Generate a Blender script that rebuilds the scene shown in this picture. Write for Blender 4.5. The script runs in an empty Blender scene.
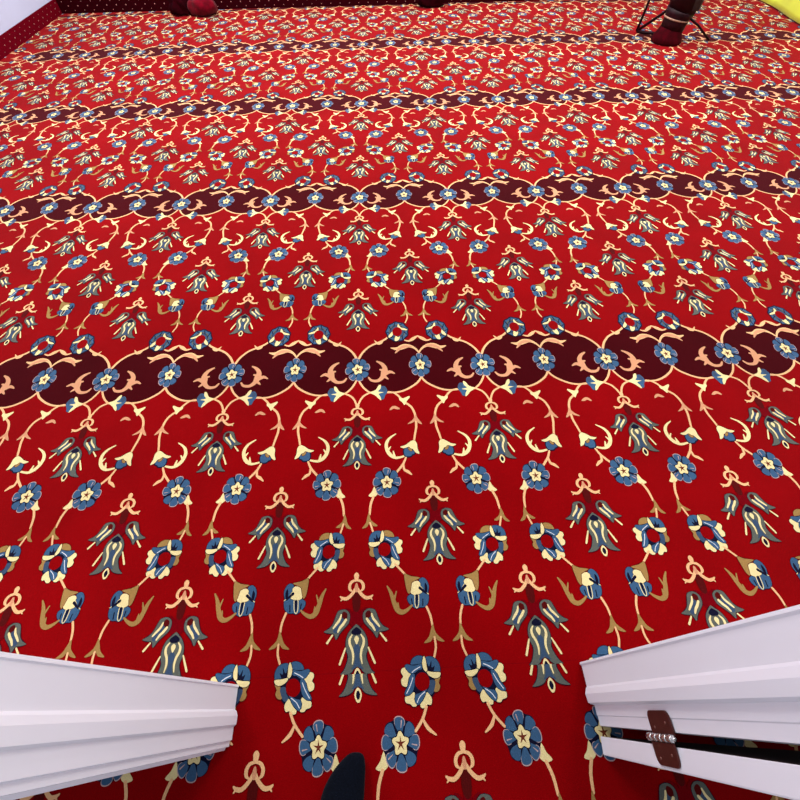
import bpy, bmesh, math, random
import numpy as np
from mathutils import Vector, Matrix
from mathutils.geometry import tessellate_polygon
random.seed(7)
rng = np.random.default_rng(5)
SC = bpy.context.scene
COL = SC.collection
# ------------------------------------------------------------------ measured layout (metres)
CAM_H = 1.3
CW, RH = 0.48074, 1.20991            # carpet column width, prayer row depth
X_LEFT, Y_FAR = -6.33 * CW, 3.97 * RH
X_RIGHT, Y_BACK = 10.5 * CW, -1.75 * RH
Y_SEAM = -0.829 * RH                  # where a cut strip of carpet is joined on
SHIFT = -0.546 * RH
# ------------------------------------------------------------------ carpet drawing: shapes of one half repeat, in metres
TILE = [
["Q","maroon",[[0.0048,0.05],[0.0192,0.074],[0.047,0.1051],[0.0826,0.1241],[0.1083,0.1392],[0.1339,0.1432],[0.1836,0.1253],[0.2141,0.1263],[0.2352,0.1375],[0.2404,0.1363],[0.2404,-0.0579],[0.2404,-0.0585],[0.2237,-0.0863],[0.188,-0.1126],[0.1547,-0.1247],[0.1221,-0.1275],[0.0458,-0.1233],[0.0251,-0.1019],[0.0112,-0.0776],[0.0,-0.0607],[0.0,0.0504]],"band"],
["S","vine",[[0.0053,0.0448],[0.0192,0.074],[0.047,0.1051],[0.0826,0.1241],[0.1083,0.1392],[0.1305,0.1608]],[0.0091,0.0087,0.0082,0.0083,0.0084,0.0085],"band"],
["P","vine",[[0.0652,0.1382],[0.0826,0.1241],[0.1004,0.13],[0.0949,0.1166],[0.0772,0.1136]],"band"],
["S","vine",[[0.1841,0.1335],[0.2039,0.1255],[0.2225,0.1382],[0.2404,0.1525]],[0.0048,0.0083,0.0155,0.0048],"band"],
["S","vine",[[0.2065,0.1267],[0.2174,0.1371]],[0.0083,0.0036],"band"],
["S","vine",[[0.2416,-0.0585],[0.2237,-0.0863],[0.188,-0.1126],[0.1546,-0.1258],[0.1221,-0.1275],[0.1037,-0.1253]],[0.0075,0.008,0.0078,0.0073,0.0067,0.0062],"band"],
["S","vine",[[0.0051,-0.0653],[0.0112,-0.0806],[0.0251,-0.1037],[0.0472,-0.1246],[0.0666,-0.1256]],[0.0064,0.0074,0.0073,0.0073,0.0083],"band"],
["S","vine",[[0.0504,-0.1224],[0.0248,-0.1365],[0.011,-0.1556],[0.005,-0.172]],[0.0062,0.0072,0.0071,0.0071],"band"],
["S","peach",[[0.0422,-0.0535],[0.0538,-0.068],[0.0774,-0.0693],[0.0945,-0.0522],[0.1015,-0.0281],[0.1032,-0.0065],[0.0917,0.0131],[0.074,0.0255]],[0.0065,0.0107,0.0139,0.0183,0.0251,0.0177,0.0134,0.0067],"band"],
["S","peach",[[0.103,-0.0386],[0.1225,-0.0293],[0.1394,-0.0376]],[0.0185,0.0142,0.0054],"band"],
["S","peach",[[0.097,-0.0462],[0.1145,-0.0635]],[0.0162,0.0054],"band"],
["S","peach",[[0.1002,-0.0219],[0.086,-0.0167]],[0.0143,0.0077],"band"],
["S","vine",[[0.2429,0.0575],[0.2284,0.0822],[0.2071,0.0981],[0.182,0.0975],[0.1563,0.0862],[0.1316,0.0923]],[0.0057,0.0081,0.014,0.0246,0.0174,0.0047],"band"],
["S","peach",[[0.212,0.0965],[0.1819,0.0962],[0.1587,0.0834]],[0.0058,0.0152,0.0058],"band"],
["S","peach",[[0.1638,0.0858],[0.1478,0.0648]],[0.0139,0.0046],"band"],
["F",[0.0,-0.0115],[0.0462,0.0559],0.2,"band1"],
["F",[0.2404,-0.0003],[0.0416,0.0577],0,"band1"],
["P","blue",[[0.0764,-0.1047],[0.0977,-0.0959],[0.108,-0.1094],[0.1092,-0.1256],[0.1008,-0.1406],[0.0957,-0.1557],[0.0819,-0.1549],[0.0756,-0.1364],[0.0689,-0.1246]],"band"],
["P","slate",[[0.0953,-0.097],[0.1079,-0.1105],[0.1001,-0.1217],[0.0901,-0.1142]],"band"],
["P","cream",[[0.0472,-0.1234],[0.0669,-0.1129],[0.0781,-0.0931],[0.0871,-0.0906],[0.0847,-0.1081],[0.076,-0.1204],[0.0967,-0.125],[0.078,-0.1308],[0.0837,-0.1437],[0.0864,-0.1597],[0.0774,-0.1535],[0.0663,-0.1393]],"band"],
["S","vine",[[0.113,-0.1241],[0.1336,-0.1293],[0.1512,-0.1462],[0.1682,-0.1708],[0.1917,-0.1931],[0.2032,-0.221],[0.2057,-0.2478],[0.2055,-0.2791],[0.1992,-0.3094],[0.1937,-0.3365]],[0.0062,0.0072,0.0077,0.0081,0.008,0.0079,0.0077,0.0076,0.007,0.0064],"vine"],
["P","cream",[[0.1532,-0.152],[0.1667,-0.1561],[0.188,-0.1471],[0.1899,-0.154],[0.1788,-0.1692],[0.1704,-0.1865],[0.1612,-0.1721],[0.1526,-0.1632]],"vine"],
["P","peach",[[0.1152,-0.2032],[0.1239,-0.1906],[0.1376,-0.1891],[0.1527,-0.202],[0.1414,-0.2036],[0.1303,-0.1997],[0.1196,-0.2056]],"vine"],
["P","peach",[[0.2072,-0.2276],[0.2126,-0.2439],[0.2269,-0.2699],[0.2141,-0.265],[0.2059,-0.2557],[0.1921,-0.2638],[0.176,-0.2672],[0.1919,-0.2534],[0.1998,-0.2432]],"vine"],
["S","cream",[[0.1589,-0.3926],[0.1313,-0.3982],[0.1129,-0.3878],[0.1011,-0.3681],[0.0991,-0.3438],[0.1102,-0.3222],[0.1326,-0.3058]],[0.0062,0.0089,0.0125,0.0117,0.011,0.0083,0.0037],"bell"],
["S","cream",[[0.1023,-0.3706],[0.1131,-0.3552]],[0.009,0.0036],"bell"],
["S","cream",[[0.1241,-0.3908],[0.1216,-0.373]],[0.0089,0.0036],"bell"],
["P","navy",[[0.1564,-0.3638],[0.1739,-0.3565],[0.1919,-0.3729],[0.195,-0.3874],[0.1862,-0.3917],[0.1795,-0.3984],[0.1607,-0.3974],[0.154,-0.3829]],"bell"],
["P","blue",[[0.1592,-0.3664],[0.1737,-0.3599],[0.1897,-0.3737],[0.1918,-0.3848],[0.1844,-0.3878],[0.1785,-0.3941],[0.1626,-0.3932],[0.1574,-0.3821]],"bell"],
["P","tan",[[0.1717,-0.3583],[0.1838,-0.3677],[0.1841,-0.3749],[0.175,-0.372]],"bell"],
["P","cream",[[0.1926,-0.334],[0.2025,-0.3453],[0.2034,-0.3663],[0.2086,-0.3862],[0.1955,-0.3803],[0.188,-0.3679],[0.1806,-0.3646],[0.1738,-0.3584],[0.1586,-0.3634],[0.1454,-0.3569],[0.1636,-0.3511],[0.1794,-0.3392]],"bell"],
["S","vine",[[0.1623,-0.3989],[0.153,-0.4203],[0.1417,-0.4357],[0.1277,-0.4522]],[0.0062,0.0074,0.0078,0.0069],"stemtop"],
["S","vine",[[0.1529,-0.4217],[0.1546,-0.4419],[0.1656,-0.4497],[0.1771,-0.461]],[0.0052,0.0078,0.0103,0.0043],"stemtop"],
["P","cream",[[0.062,-0.4938],[0.0661,-0.5198],[0.0591,-0.53],[0.0492,-0.5324],[0.0366,-0.5276],[0.0475,-0.5146],[0.0538,-0.4999]],"stem"],
["F",[0.0965,-0.4847],[0.0436,0.0505],0,"starflower"],
["S","vine",[[0.0524,-0.5309],[0.0432,-0.5562],[0.0395,-0.5884]],[0.0073,0.0072,0.0063],"stem"],
["P","tan",[[0.038,-0.5844],[0.0437,-0.6077],[0.0632,-0.6243],[0.0502,-0.626],[0.0398,-0.6153],[0.0301,-0.6281],[0.016,-0.6312],[0.0276,-0.6155],[0.0324,-0.5961]],"stem"],
["S","vine",[[0.0405,-0.6154],[0.0498,-0.6456]],[0.0054,0.0053],"stem"],
["P","navy",[[0.1208,-0.6986],[0.1177,-0.7131],[0.1105,-0.7254],[0.1,-0.7342],[0.0875,-0.7385],[0.0744,-0.7379],[0.0623,-0.7323],[0.0525,-0.7225],[0.0462,-0.7095],[0.0443,-0.6948],[0.0469,-0.6801],[0.0539,-0.6673],[0.0645,-0.658],[0.0774,-0.6533],[0.0909,-0.654],[0.1034,-0.6599],[0.1133,-0.6703],[0.1193,-0.6838]],"wreath"],
["P","cream",[[0.1091,-0.6812],[0.1191,-0.669],[0.1328,-0.6712],[0.1352,-0.6799],[0.1295,-0.6888],[0.1342,-0.6964],[0.1313,-0.7071],[0.1205,-0.7102],[0.1136,-0.7026]],"wreath"],
["P","cream",[[0.1017,-0.72],[0.1159,-0.7279],[0.1236,-0.7325],[0.1212,-0.7429],[0.1103,-0.7452],[0.1039,-0.7501],[0.0943,-0.7472],[0.0975,-0.7322]],"wreath"],
["P","cream",[[0.0689,-0.7184],[0.0784,-0.7295],[0.0859,-0.7405],[0.0841,-0.7508],[0.0751,-0.7511],[0.0681,-0.7438],[0.0598,-0.7441],[0.0572,-0.7327],[0.0626,-0.7234]],"wreath"],
["P","tan",[[0.0789,-0.6432],[0.0915,-0.6404],[0.1052,-0.6464],[0.1117,-0.6589],[0.1062,-0.6646],[0.0933,-0.6602],[0.0811,-0.6558]],"wreath"],
["P","tan",[[0.0363,-0.6842],[0.0478,-0.6829],[0.05,-0.6995],[0.0542,-0.7087],[0.0507,-0.7164],[0.0409,-0.7142],[0.0367,-0.7042],[0.0402,-0.6953]],"wreath"],
["P","blue",[[0.0832,-0.6586],[0.1025,-0.6633],[0.1213,-0.6616],[0.1255,-0.6671],[0.1148,-0.6789],[0.1036,-0.6809],[0.0917,-0.6721],[0.0828,-0.6698]],"wreath"],
["P","blue",[[0.1017,-0.6808],[0.1126,-0.6861],[0.1171,-0.7064],[0.1246,-0.7229],[0.1213,-0.7288],[0.1099,-0.7247],[0.1024,-0.7129],[0.1003,-0.6947]],"wreath"],
["P","blue",[[0.0703,-0.7095],[0.0835,-0.7198],[0.0978,-0.7252],[0.0991,-0.7376],[0.0922,-0.746],[0.0828,-0.7386],[0.0749,-0.7258]],"wreath"],
["P","slate",[[0.0487,-0.6939],[0.0624,-0.6928],[0.0638,-0.7074],[0.069,-0.7166],[0.0604,-0.7233],[0.0526,-0.7158]],"wreath"],
["S","white",[[0.0875,-0.6652],[0.1002,-0.6726],[0.1074,-0.6785]],[0.0019,0.0019,0.0019],"wreath"],
["S","white",[[0.105,-0.6894],[0.1108,-0.7061],[0.1198,-0.7238]],[0.0018,0.0018,0.0018],"wreath"],
["S","white",[[0.0752,-0.718],[0.0868,-0.7282],[0.0935,-0.7408]],[0.0018,0.0018,0.0018],"wreath"],
["P","blue",[[0.0387,-0.6762],[0.0375,-0.6601],[0.046,-0.6465],[0.0601,-0.6411],[0.0747,-0.6449],[0.0708,-0.6718],[0.061,-0.6769]],"wreath"],
["P","navy",[[0.0554,-0.6759],[0.0502,-0.6607],[0.0576,-0.6648],[0.0587,-0.6498],[0.0643,-0.6633],[0.0698,-0.656],[0.0678,-0.6728]],"wreath"],
["P","cream",[[0.0779,-0.6405],[0.0819,-0.6548],[0.0783,-0.67],[0.0684,-0.6762],[0.0708,-0.6617],[0.073,-0.6494]],"wreath"],
["P","cream",[[0.0361,-0.6746],[0.0536,-0.6747],[0.07,-0.674],[0.0645,-0.6826],[0.0503,-0.6878],[0.0385,-0.6843]],"wreath"],
["P","red",[[0.0998,-0.6976],[0.0981,-0.705],[0.0938,-0.7111],[0.0877,-0.715],[0.0807,-0.7161],[0.0738,-0.7143],[0.068,-0.7098],[0.0642,-0.7033],[0.063,-0.6958],[0.0647,-0.6883],[0.0689,-0.682],[0.075,-0.678],[0.0822,-0.6769],[0.0892,-0.6787],[0.095,-0.6834],[0.0988,-0.69]],"wreath"],
["S","vine",[[0.1116,-0.74],[0.137,-0.7682]],[0.0057,0.0056],"wreath"],
["P","blue",[[0.1767,-0.7845],[0.1878,-0.7799],[0.1977,-0.7882],[0.2022,-0.8041],[0.1982,-0.8203],[0.1997,-0.8302],[0.1961,-0.846],[0.1862,-0.8557],[0.1724,-0.8563],[0.1637,-0.859],[0.1521,-0.8525],[0.142,-0.8408],[0.1407,-0.8289],[0.1509,-0.8219],[0.1686,-0.8189],[0.1734,-0.8027]],"bud"],
["P","navy",[[0.1919,-0.7936],[0.198,-0.8039],[0.1957,-0.8202],[0.1898,-0.8167]],"bud"],
["P","cream",[[0.1531,-0.7924],[0.1711,-0.7879],[0.1793,-0.7957],[0.1757,-0.8094],[0.1827,-0.818],[0.1718,-0.823],[0.1612,-0.8244],[0.1505,-0.8187],[0.1515,-0.8049]],"bud"],
["S","cream",[[0.1613,-0.8234],[0.1601,-0.8475],[0.1644,-0.8578],[0.1704,-0.848],[0.1723,-0.8249]],[0.002,0.002,0.002,0.002,0.002],"bud"],
["S","cream",[[0.1788,-0.8023],[0.1898,-0.8167],[0.1996,-0.8237]],[0.002,0.002,0.002],"bud"],
["S","navy",[[0.167,-0.826],[0.1649,-0.8524]],[0.0074,0.0039],"bud"],
["S","navy",[[0.1766,-0.8068],[0.1935,-0.8217]],[0.0081,0.0047],"bud"],
["S","navy",[[0.1518,-0.8343],[0.1531,-0.8487]],[0.0033,0.0026],"bud"],
["S","navy",[[0.1828,-0.8358],[0.1814,-0.8523]],[0.0027,0.0033],"bud"],
["P","tan",[[0.1363,-0.7682],[0.1544,-0.7749],[0.1789,-0.7795],[0.1649,-0.7866],[0.1549,-0.7918],[0.1524,-0.8017],[0.1476,-0.8205],[0.141,-0.8143],[0.1371,-0.7943]],"bud"],
["S","tan",[[0.152,-0.8502],[0.1392,-0.8606],[0.1245,-0.8665],[0.1115,-0.8597],[0.1029,-0.8398],[0.0958,-0.8169],[0.0858,-0.7985]],[0.0046,0.0082,0.0118,0.0137,0.0121,0.0094,0.0038],"bud"],
["S","tan",[[0.1043,-0.8323],[0.1111,-0.8131]],[0.0065,0.0028],"bud"],
["S","tan",[[0.1144,-0.8594],[0.1139,-0.843]],[0.0073,0.0037],"bud"],
["S","vine",[[0.1915,-0.8557],[0.1998,-0.8788],[0.2027,-0.9012]],[0.006,0.0059,0.0053],"stem2"],
["P","tan",[[0.2044,-0.8983],[0.2105,-0.9208],[0.2297,-0.9398],[0.2147,-0.9382],[0.2031,-0.9295],[0.1938,-0.9393],[0.176,-0.9417],[0.1903,-0.9281],[0.1974,-0.9118]],"stem2"],
["S","vine",[[0.2049,-0.9296],[0.2052,-0.9539],[0.1956,-0.9804]],[0.0052,0.0056,0.005],"stem2"],
["P","navy",[[0.2047,0.1763],[0.204,0.1561],[0.192,0.1419],[0.181,0.1268],[0.1646,0.1251],[0.1483,0.1218],[0.1349,0.1331],[0.1208,0.1432],[0.1165,0.1626],[0.1108,0.1817],[0.1179,0.2003],[0.1238,0.2198],[0.1392,0.2287],[0.154,0.2392],[0.1704,0.2337],[0.1871,0.2299],[0.1964,0.2128],[0.2067,0.1968]],"bluewreath"],
["P","blue",[[0.2006,0.1766],[0.2,0.1584],[0.1891,0.1456],[0.1791,0.1321],[0.1641,0.1305],[0.1494,0.1276],[0.1372,0.1378],[0.1243,0.1468],[0.1204,0.1643],[0.1153,0.1814],[0.1217,0.1981],[0.127,0.2156],[0.141,0.2236],[0.1545,0.2329],[0.1694,0.228],[0.1845,0.2246],[0.193,0.2092],[0.2024,0.1949]],"bluewreath"],
["P","navy",[[0.1893,0.1772],[0.1868,0.1648],[0.181,0.1542],[0.1727,0.1465],[0.1629,0.1428],[0.1526,0.1434],[0.1432,0.1482],[0.1358,0.1567],[0.1311,0.168],[0.1298,0.1806],[0.1322,0.1931],[0.1378,0.204],[0.1462,0.2119],[0.1562,0.2158],[0.1667,0.2152],[0.1763,0.2102],[0.1838,0.2014],[0.1883,0.1899]],"bluewreath"],
["P","slate",[[0.1873,0.1773],[0.1849,0.1659],[0.1795,0.156],[0.1718,0.149],[0.1627,0.1456],[0.1531,0.1461],[0.1444,0.1506],[0.1374,0.1584],[0.1331,0.1688],[0.1319,0.1805],[0.1341,0.192],[0.1393,0.2021],[0.1471,0.2094],[0.1565,0.213],[0.1662,0.2124],[0.1751,0.2078],[0.1821,0.1996],[0.1863,0.1891]],"bluewreath"],
["S","navy",[[0.1873,0.1773],[0.1988,0.1617]],[0.0037,0.0036],"bluewreath"],
["S","grey",[[0.1888,0.1678],[0.1861,0.1543]],[0.0048,0.0048],"bluewreath"],
["S","navy",[[0.1795,0.156],[0.1799,0.1354]],[0.0036,0.0036],"bluewreath"],
["S","grey",[[0.1758,0.1472],[0.1666,0.1394]],[0.0048,0.0048],"bluewreath"],
["S","navy",[[0.1627,0.1456],[0.1519,0.1295]],[0.0036,0.0036],"bluewreath"],
["S","grey",[[0.1554,0.1414],[0.1439,0.1428]],[0.0048,0.0048],"bluewreath"],
["S","navy",[[0.1444,0.1506],[0.1273,0.1464]],[0.0036,0.0036],"bluewreath"],
["S","grey",[[0.1369,0.153],[0.1283,0.163]],[0.0048,0.0048],"bluewreath"],
["S","navy",[[0.1331,0.1688],[0.1175,0.1788]],[0.0036,0.0037],"bluewreath"],
["S","grey",[[0.1288,0.1769],[0.1272,0.191]],[0.0049,0.0049],"bluewreath"],
["S","navy",[[0.1341,0.192],[0.1273,0.2119]],[0.0037,0.0037],"bluewreath"],
["S","grey",[[0.1351,0.202],[0.1414,0.2137]],[0.0049,0.005],"bluewreath"],
["S","navy",[[0.1471,0.2094],[0.1527,0.2299]],[0.0037,0.0038],"bluewreath"],
["S","grey",[[0.1531,0.2166],[0.1643,0.2202]],[0.005,0.005],"bluewreath"],
["S","navy",[[0.1662,0.2124],[0.1815,0.2237]],[0.0037,0.0037],"bluewreath"],
["S","grey",[[0.1742,0.2134],[0.185,0.2071]],[0.005,0.0049],"bluewreath"],
["S","navy",[[0.1821,0.1996],[0.1996,0.1965]],[0.0037,0.0037],"bluewreath"],
["S","grey",[[0.1883,0.1939],[0.1935,0.181]],[0.0049,0.0049],"bluewreath"],
["P","cream",[[0.166,0.2231],[0.1754,0.203],[0.198,0.1924],[0.2001,0.1851],[0.1772,0.19],[0.1625,0.2052]],"bluewreath"],
["P","cream",[[0.1407,0.1814],[0.1407,0.1602],[0.1264,0.1471],[0.1243,0.1577]],"bluewreath"],
["P","cream",[[0.1476,0.1321],[0.1523,0.1561],[0.1621,0.1486],[0.1699,0.1516],[0.1638,0.1332],[0.1534,0.127]],"bluewreath"],
["P","red",[[0.1791,0.1778],[0.177,0.1682],[0.1724,0.1602],[0.1658,0.1551],[0.1583,0.1537],[0.151,0.156],[0.145,0.1618],[0.1411,0.1702],[0.1401,0.18],[0.142,0.1897],[0.1467,0.1978],[0.1533,0.203],[0.1609,0.2046],[0.1683,0.2022],[0.1744,0.1962],[0.1782,0.1876]],"bluewreath"],
["P","wine",[[-0.0061,-0.8381],[0.0084,-0.8388],[0.0092,-0.8652],[0.0071,-0.8993],[-0.005,-0.8987],[-0.007,-0.8645]],"tulipC"],
["P","wine",[[0.0102,-0.8609],[0.0294,-0.8496],[0.0242,-0.8789],[0.009,-0.896]],"tulipC"],
["P","dark",[[-0.0052,-0.8074],[0.0085,-0.8081],[0.0113,-0.8345],[0.0078,-0.8543],[0.0006,-0.8605],[-0.0065,-0.8536]],"tulipC"],
["S","vine",[[0.0007,-0.7975],[0.0104,-0.8127],[0.0249,-0.8253],[0.0371,-0.8249],[0.0445,-0.8203]],[0.0076,0.0085,0.0089,0.008,0.0038],"tulipC"],
["S","vine",[[0.0371,-0.8245],[0.0428,-0.8306]],[0.0056,0.0028],"tulipC"],
["S","vine",[[0.0007,-0.7788],[0.0121,-0.7818],[0.0189,-0.7915],[0.0183,-0.8021],[0.0124,-0.8073]],[0.0058,0.0072,0.0081,0.0076,0.0038],"tulipC"],
["P","peach",[[0.0007,-0.7859],[0.0051,-0.7978],[0.0026,-0.8092],[-0.0013,-0.809],[-0.0037,-0.7973]],"tulipC"],
["P","vine",[[0.0007,-0.7579],[0.0067,-0.7639],[0.0062,-0.772],[0.0037,-0.7799],[-0.0023,-0.7796],[-0.0048,-0.7715],[-0.0053,-0.7634]],"tulipC"],
["P","grey",[[0.0197,-0.8614],[0.0318,-0.8532],[0.0494,-0.8567],[0.0566,-0.8719],[0.0628,-0.8872],[0.0732,-0.8983],[0.0865,-0.9052],[0.0714,-0.9095],[0.0597,-0.911],[0.0542,-0.9252],[0.0448,-0.9112],[0.0324,-0.8989],[0.0213,-0.8873],[0.0177,-0.8743]],"tulipC"],
["P","slate",[[0.0329,-0.8729],[0.0395,-0.8719],[0.0546,-0.8932],[0.0623,-0.9041],[0.0518,-0.9098],[0.0383,-0.886]],"tulipC"],
["P","dark",[[0.0244,-0.8642],[0.0341,-0.8577],[0.0397,-0.865],[0.0366,-0.8744],[0.0266,-0.8769]],"tulipC"],
["S","cream",[[0.028,-0.8782],[0.0359,-0.8889],[0.0428,-0.896],[0.0491,-0.9064]],[0.0059,0.0067,0.0062,0.0044],"tulipC"],
["S","cream",[[0.0411,-0.8659],[0.0451,-0.8778],[0.0543,-0.8889],[0.0615,-0.8977]],[0.0036,0.0059,0.0058,0.004],"tulipC"],
["S","cream",[[0.0634,-0.9137],[0.0775,-0.9317]],[0.004,0.0056],"tulipC"],
["P","grey",[[-0.0032,-0.8955],[0.0099,-0.8986],[0.022,-0.9117],[0.0282,-0.9293],[0.0279,-0.9495],[0.0232,-0.9651],[0.0296,-0.9849],[0.037,-0.9975],[0.0475,-1.0067],[0.0271,-1.0046],[0.0138,-0.9979],[0.0068,-0.9877],[-0.0031,-0.9795]],"tulipC"],
["P","slate",[[-0.0031,-0.9359],[0.0028,-0.9362],[0.0088,-0.9486],[0.005,-0.9662],[0.0095,-0.9839],[0.0161,-0.9938],[-0.0031,-0.9814]],"tulipC"],
["P","navy",[[-0.0032,-0.8967],[0.0076,-0.9014],[0.0136,-0.9088],[0.0071,-0.9152],[-0.0031,-0.9134]],"tulipC"],
["P","cream",[[-0.0031,-0.9188],[0.0029,-0.9191],[0.0061,-0.925],[0.0033,-0.933],[0.0005,-0.9377],[-0.0031,-0.9376]],"tulipC"],
["S","cream",[[0.0117,-0.9154],[0.0181,-0.9247],[0.018,-0.9369],[0.0124,-0.9495],[0.01,-0.9645],[0.0126,-0.981]],[0.0031,0.0057,0.0065,0.006,0.0051,0.0025],"tulipC"],
["S","cream",[[0.0298,-0.9456],[0.0368,-0.9618],[0.045,-0.9806]],[0.0034,0.0051,0.0054],"tulipC"],
["P","cream",[[0.0009,-0.9897],[0.0093,-1.0049],[0.0013,-1.0214],[-0.0071,-1.0041]],"tulipC"],
["P","navy",[[0.0009,-0.9958],[0.0054,-1.0051],[0.0013,-1.0154],[-0.0031,-1.0047]],"tulipC"],
["P","wine",[[-0.0061,-0.2521],[0.0084,-0.2528],[0.0092,-0.2792],[0.0071,-0.3133],[-0.005,-0.3127],[-0.007,-0.2784]],"tulipA"],
["P","wine",[[0.0102,-0.2749],[0.0294,-0.2636],[0.0242,-0.2929],[0.009,-0.31]],"tulipA"],
["P","dark",[[-0.0052,-0.2214],[0.0085,-0.2221],[0.0113,-0.2485],[0.0078,-0.2682],[0.0006,-0.2745],[-0.0065,-0.2676]],"tulipA"],
["S","vine",[[0.0007,-0.2115],[0.0104,-0.2267],[0.0249,-0.2392],[0.0371,-0.2389],[0.0445,-0.2343]],[0.0076,0.0085,0.0089,0.008,0.0038],"tulipA"],
["S","vine",[[0.0371,-0.2385],[0.0428,-0.2446]],[0.0056,0.0028],"tulipA"],
["S","vine",[[0.0007,-0.1928],[0.0121,-0.1957],[0.0189,-0.2054],[0.0183,-0.2161],[0.0124,-0.2213]],[0.0058,0.0072,0.0081,0.0076,0.0038],"tulipA"],
["P","peach",[[0.0007,-0.1999],[0.0051,-0.2117],[0.0026,-0.2231],[-0.0013,-0.2229],[-0.0037,-0.2113]],"tulipA"],
["P","vine",[[0.0007,-0.1719],[0.0067,-0.1779],[0.0062,-0.186],[0.0037,-0.1939],[-0.0023,-0.1936],[-0.0048,-0.1855],[-0.0053,-0.1773]],"tulipA"],
["P","grey",[[0.0197,-0.2754],[0.0318,-0.2672],[0.0494,-0.2707],[0.0566,-0.2859],[0.0628,-0.3012],[0.0732,-0.3123],[0.0865,-0.3192],[0.0714,-0.3235],[0.0597,-0.325],[0.0542,-0.3392],[0.0448,-0.3251],[0.0324,-0.3128],[0.0213,-0.3013],[0.0177,-0.2883]],"tulipA"],
["P","slate",[[0.0329,-0.2869],[0.0395,-0.2859],[0.0546,-0.3072],[0.0623,-0.3181],[0.0518,-0.3238],[0.0383,-0.3]],"tulipA"],
["P","dark",[[0.0244,-0.2782],[0.0341,-0.2717],[0.0397,-0.279],[0.0366,-0.2883],[0.0266,-0.2909]],"tulipA"],
["S","cream",[[0.028,-0.2922],[0.0359,-0.3029],[0.0428,-0.31],[0.0491,-0.3204]],[0.0059,0.0067,0.0062,0.0044],"tulipA"],
["S","cream",[[0.0411,-0.2799],[0.0451,-0.2918],[0.0543,-0.3029],[0.0615,-0.3117]],[0.0036,0.0059,0.0058,0.004],"tulipA"],
["S","cream",[[0.0634,-0.3277],[0.0775,-0.3457]],[0.004,0.0056],"tulipA"],
["P","grey",[[-0.0032,-0.3094],[0.0099,-0.3126],[0.022,-0.3257],[0.0282,-0.3433],[0.0279,-0.3635],[0.0232,-0.3791],[0.0296,-0.3989],[0.037,-0.4115],[0.0475,-0.4207],[0.0271,-0.4186],[0.0138,-0.4119],[0.0068,-0.4016],[-0.0031,-0.3935]],"tulipA"],
["P","slate",[[-0.0031,-0.3499],[0.0028,-0.3502],[0.0088,-0.3626],[0.005,-0.3802],[0.0095,-0.3979],[0.0161,-0.4078],[-0.0031,-0.3954]],"tulipA"],
["P","navy",[[-0.0032,-0.3107],[0.0076,-0.3154],[0.0136,-0.3228],[0.0071,-0.3291],[-0.0031,-0.3274]],"tulipA"],
["P","cream",[[-0.0031,-0.3328],[0.0029,-0.3331],[0.0061,-0.339],[0.0033,-0.347],[0.0005,-0.3517],[-0.0031,-0.3515]],"tulipA"],
["S","cream",[[0.0117,-0.3294],[0.0181,-0.3387],[0.018,-0.3509],[0.0124,-0.3635],[0.01,-0.3785],[0.0126,-0.395]],[0.0031,0.0057,0.0065,0.006,0.0051,0.0025],"tulipA"],
["S","cream",[[0.0298,-0.3596],[0.0368,-0.3758],[0.045,-0.3946]],[0.0034,0.0051,0.0054],"tulipA"],
["P","cream",[[0.0009,-0.4037],[0.0093,-0.4189],[0.0013,-0.4354],[-0.0071,-0.4181]],"tulipA"],
["P","navy",[[0.0009,-0.4098],[0.0054,-0.4191],[0.0013,-0.4294],[-0.0031,-0.4187]],"tulipA"],
["P","wine",[[0.2343,-0.5647],[0.2487,-0.5654],[0.2496,-0.5918],[0.2475,-0.6259],[0.2353,-0.6253],[0.2334,-0.591]],"tulipE"],
["P","wine",[[0.2505,-0.5875],[0.2698,-0.5762],[0.2646,-0.6055],[0.2494,-0.6226]],"tulipE"],
["P","dark",[[0.2352,-0.534],[0.2489,-0.5346],[0.2516,-0.5611],[0.2482,-0.5808],[0.241,-0.587],[0.2338,-0.5801]],"tulipE"],
["S","vine",[[0.2411,-0.5241],[0.2508,-0.5393],[0.2653,-0.5518],[0.2774,-0.5515],[0.2848,-0.5469]],[0.0076,0.0085,0.0089,0.008,0.0038],"tulipE"],
["S","vine",[[0.2774,-0.5511],[0.2831,-0.5572]],[0.0056,0.0028],"tulipE"],
["S","vine",[[0.2411,-0.5054],[0.2525,-0.5083],[0.2593,-0.518],[0.2587,-0.5287],[0.2528,-0.5339]],[0.0058,0.0072,0.0081,0.0076,0.0038],"tulipE"],
["P","peach",[[0.2411,-0.5125],[0.2455,-0.5243],[0.243,-0.5357],[0.2391,-0.5355],[0.2366,-0.5239]],"tulipE"],
["P","vine",[[0.2411,-0.4845],[0.2471,-0.4905],[0.2466,-0.4986],[0.244,-0.5065],[0.2381,-0.5062],[0.2356,-0.498],[0.2351,-0.4899]],"tulipE"],
["P","grey",[[0.2601,-0.588],[0.2721,-0.5798],[0.2898,-0.5833],[0.297,-0.5984],[0.3032,-0.6138],[0.3136,-0.6249],[0.3269,-0.6318],[0.3118,-0.6361],[0.3001,-0.6376],[0.2946,-0.6518],[0.2852,-0.6377],[0.2728,-0.6254],[0.2617,-0.6139],[0.258,-0.6009]],"tulipE"],
["P","slate",[[0.2732,-0.5995],[0.2799,-0.5985],[0.295,-0.6197],[0.3026,-0.6306],[0.2922,-0.6364],[0.2787,-0.6126]],"tulipE"],
["P","dark",[[0.2648,-0.5908],[0.2744,-0.5843],[0.28,-0.5915],[0.277,-0.6009],[0.267,-0.6035]],"tulipE"],
["S","cream",[[0.2684,-0.6048],[0.2763,-0.6154],[0.2832,-0.6225],[0.2895,-0.6329]],[0.0059,0.0067,0.0062,0.0044],"tulipE"],
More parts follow.
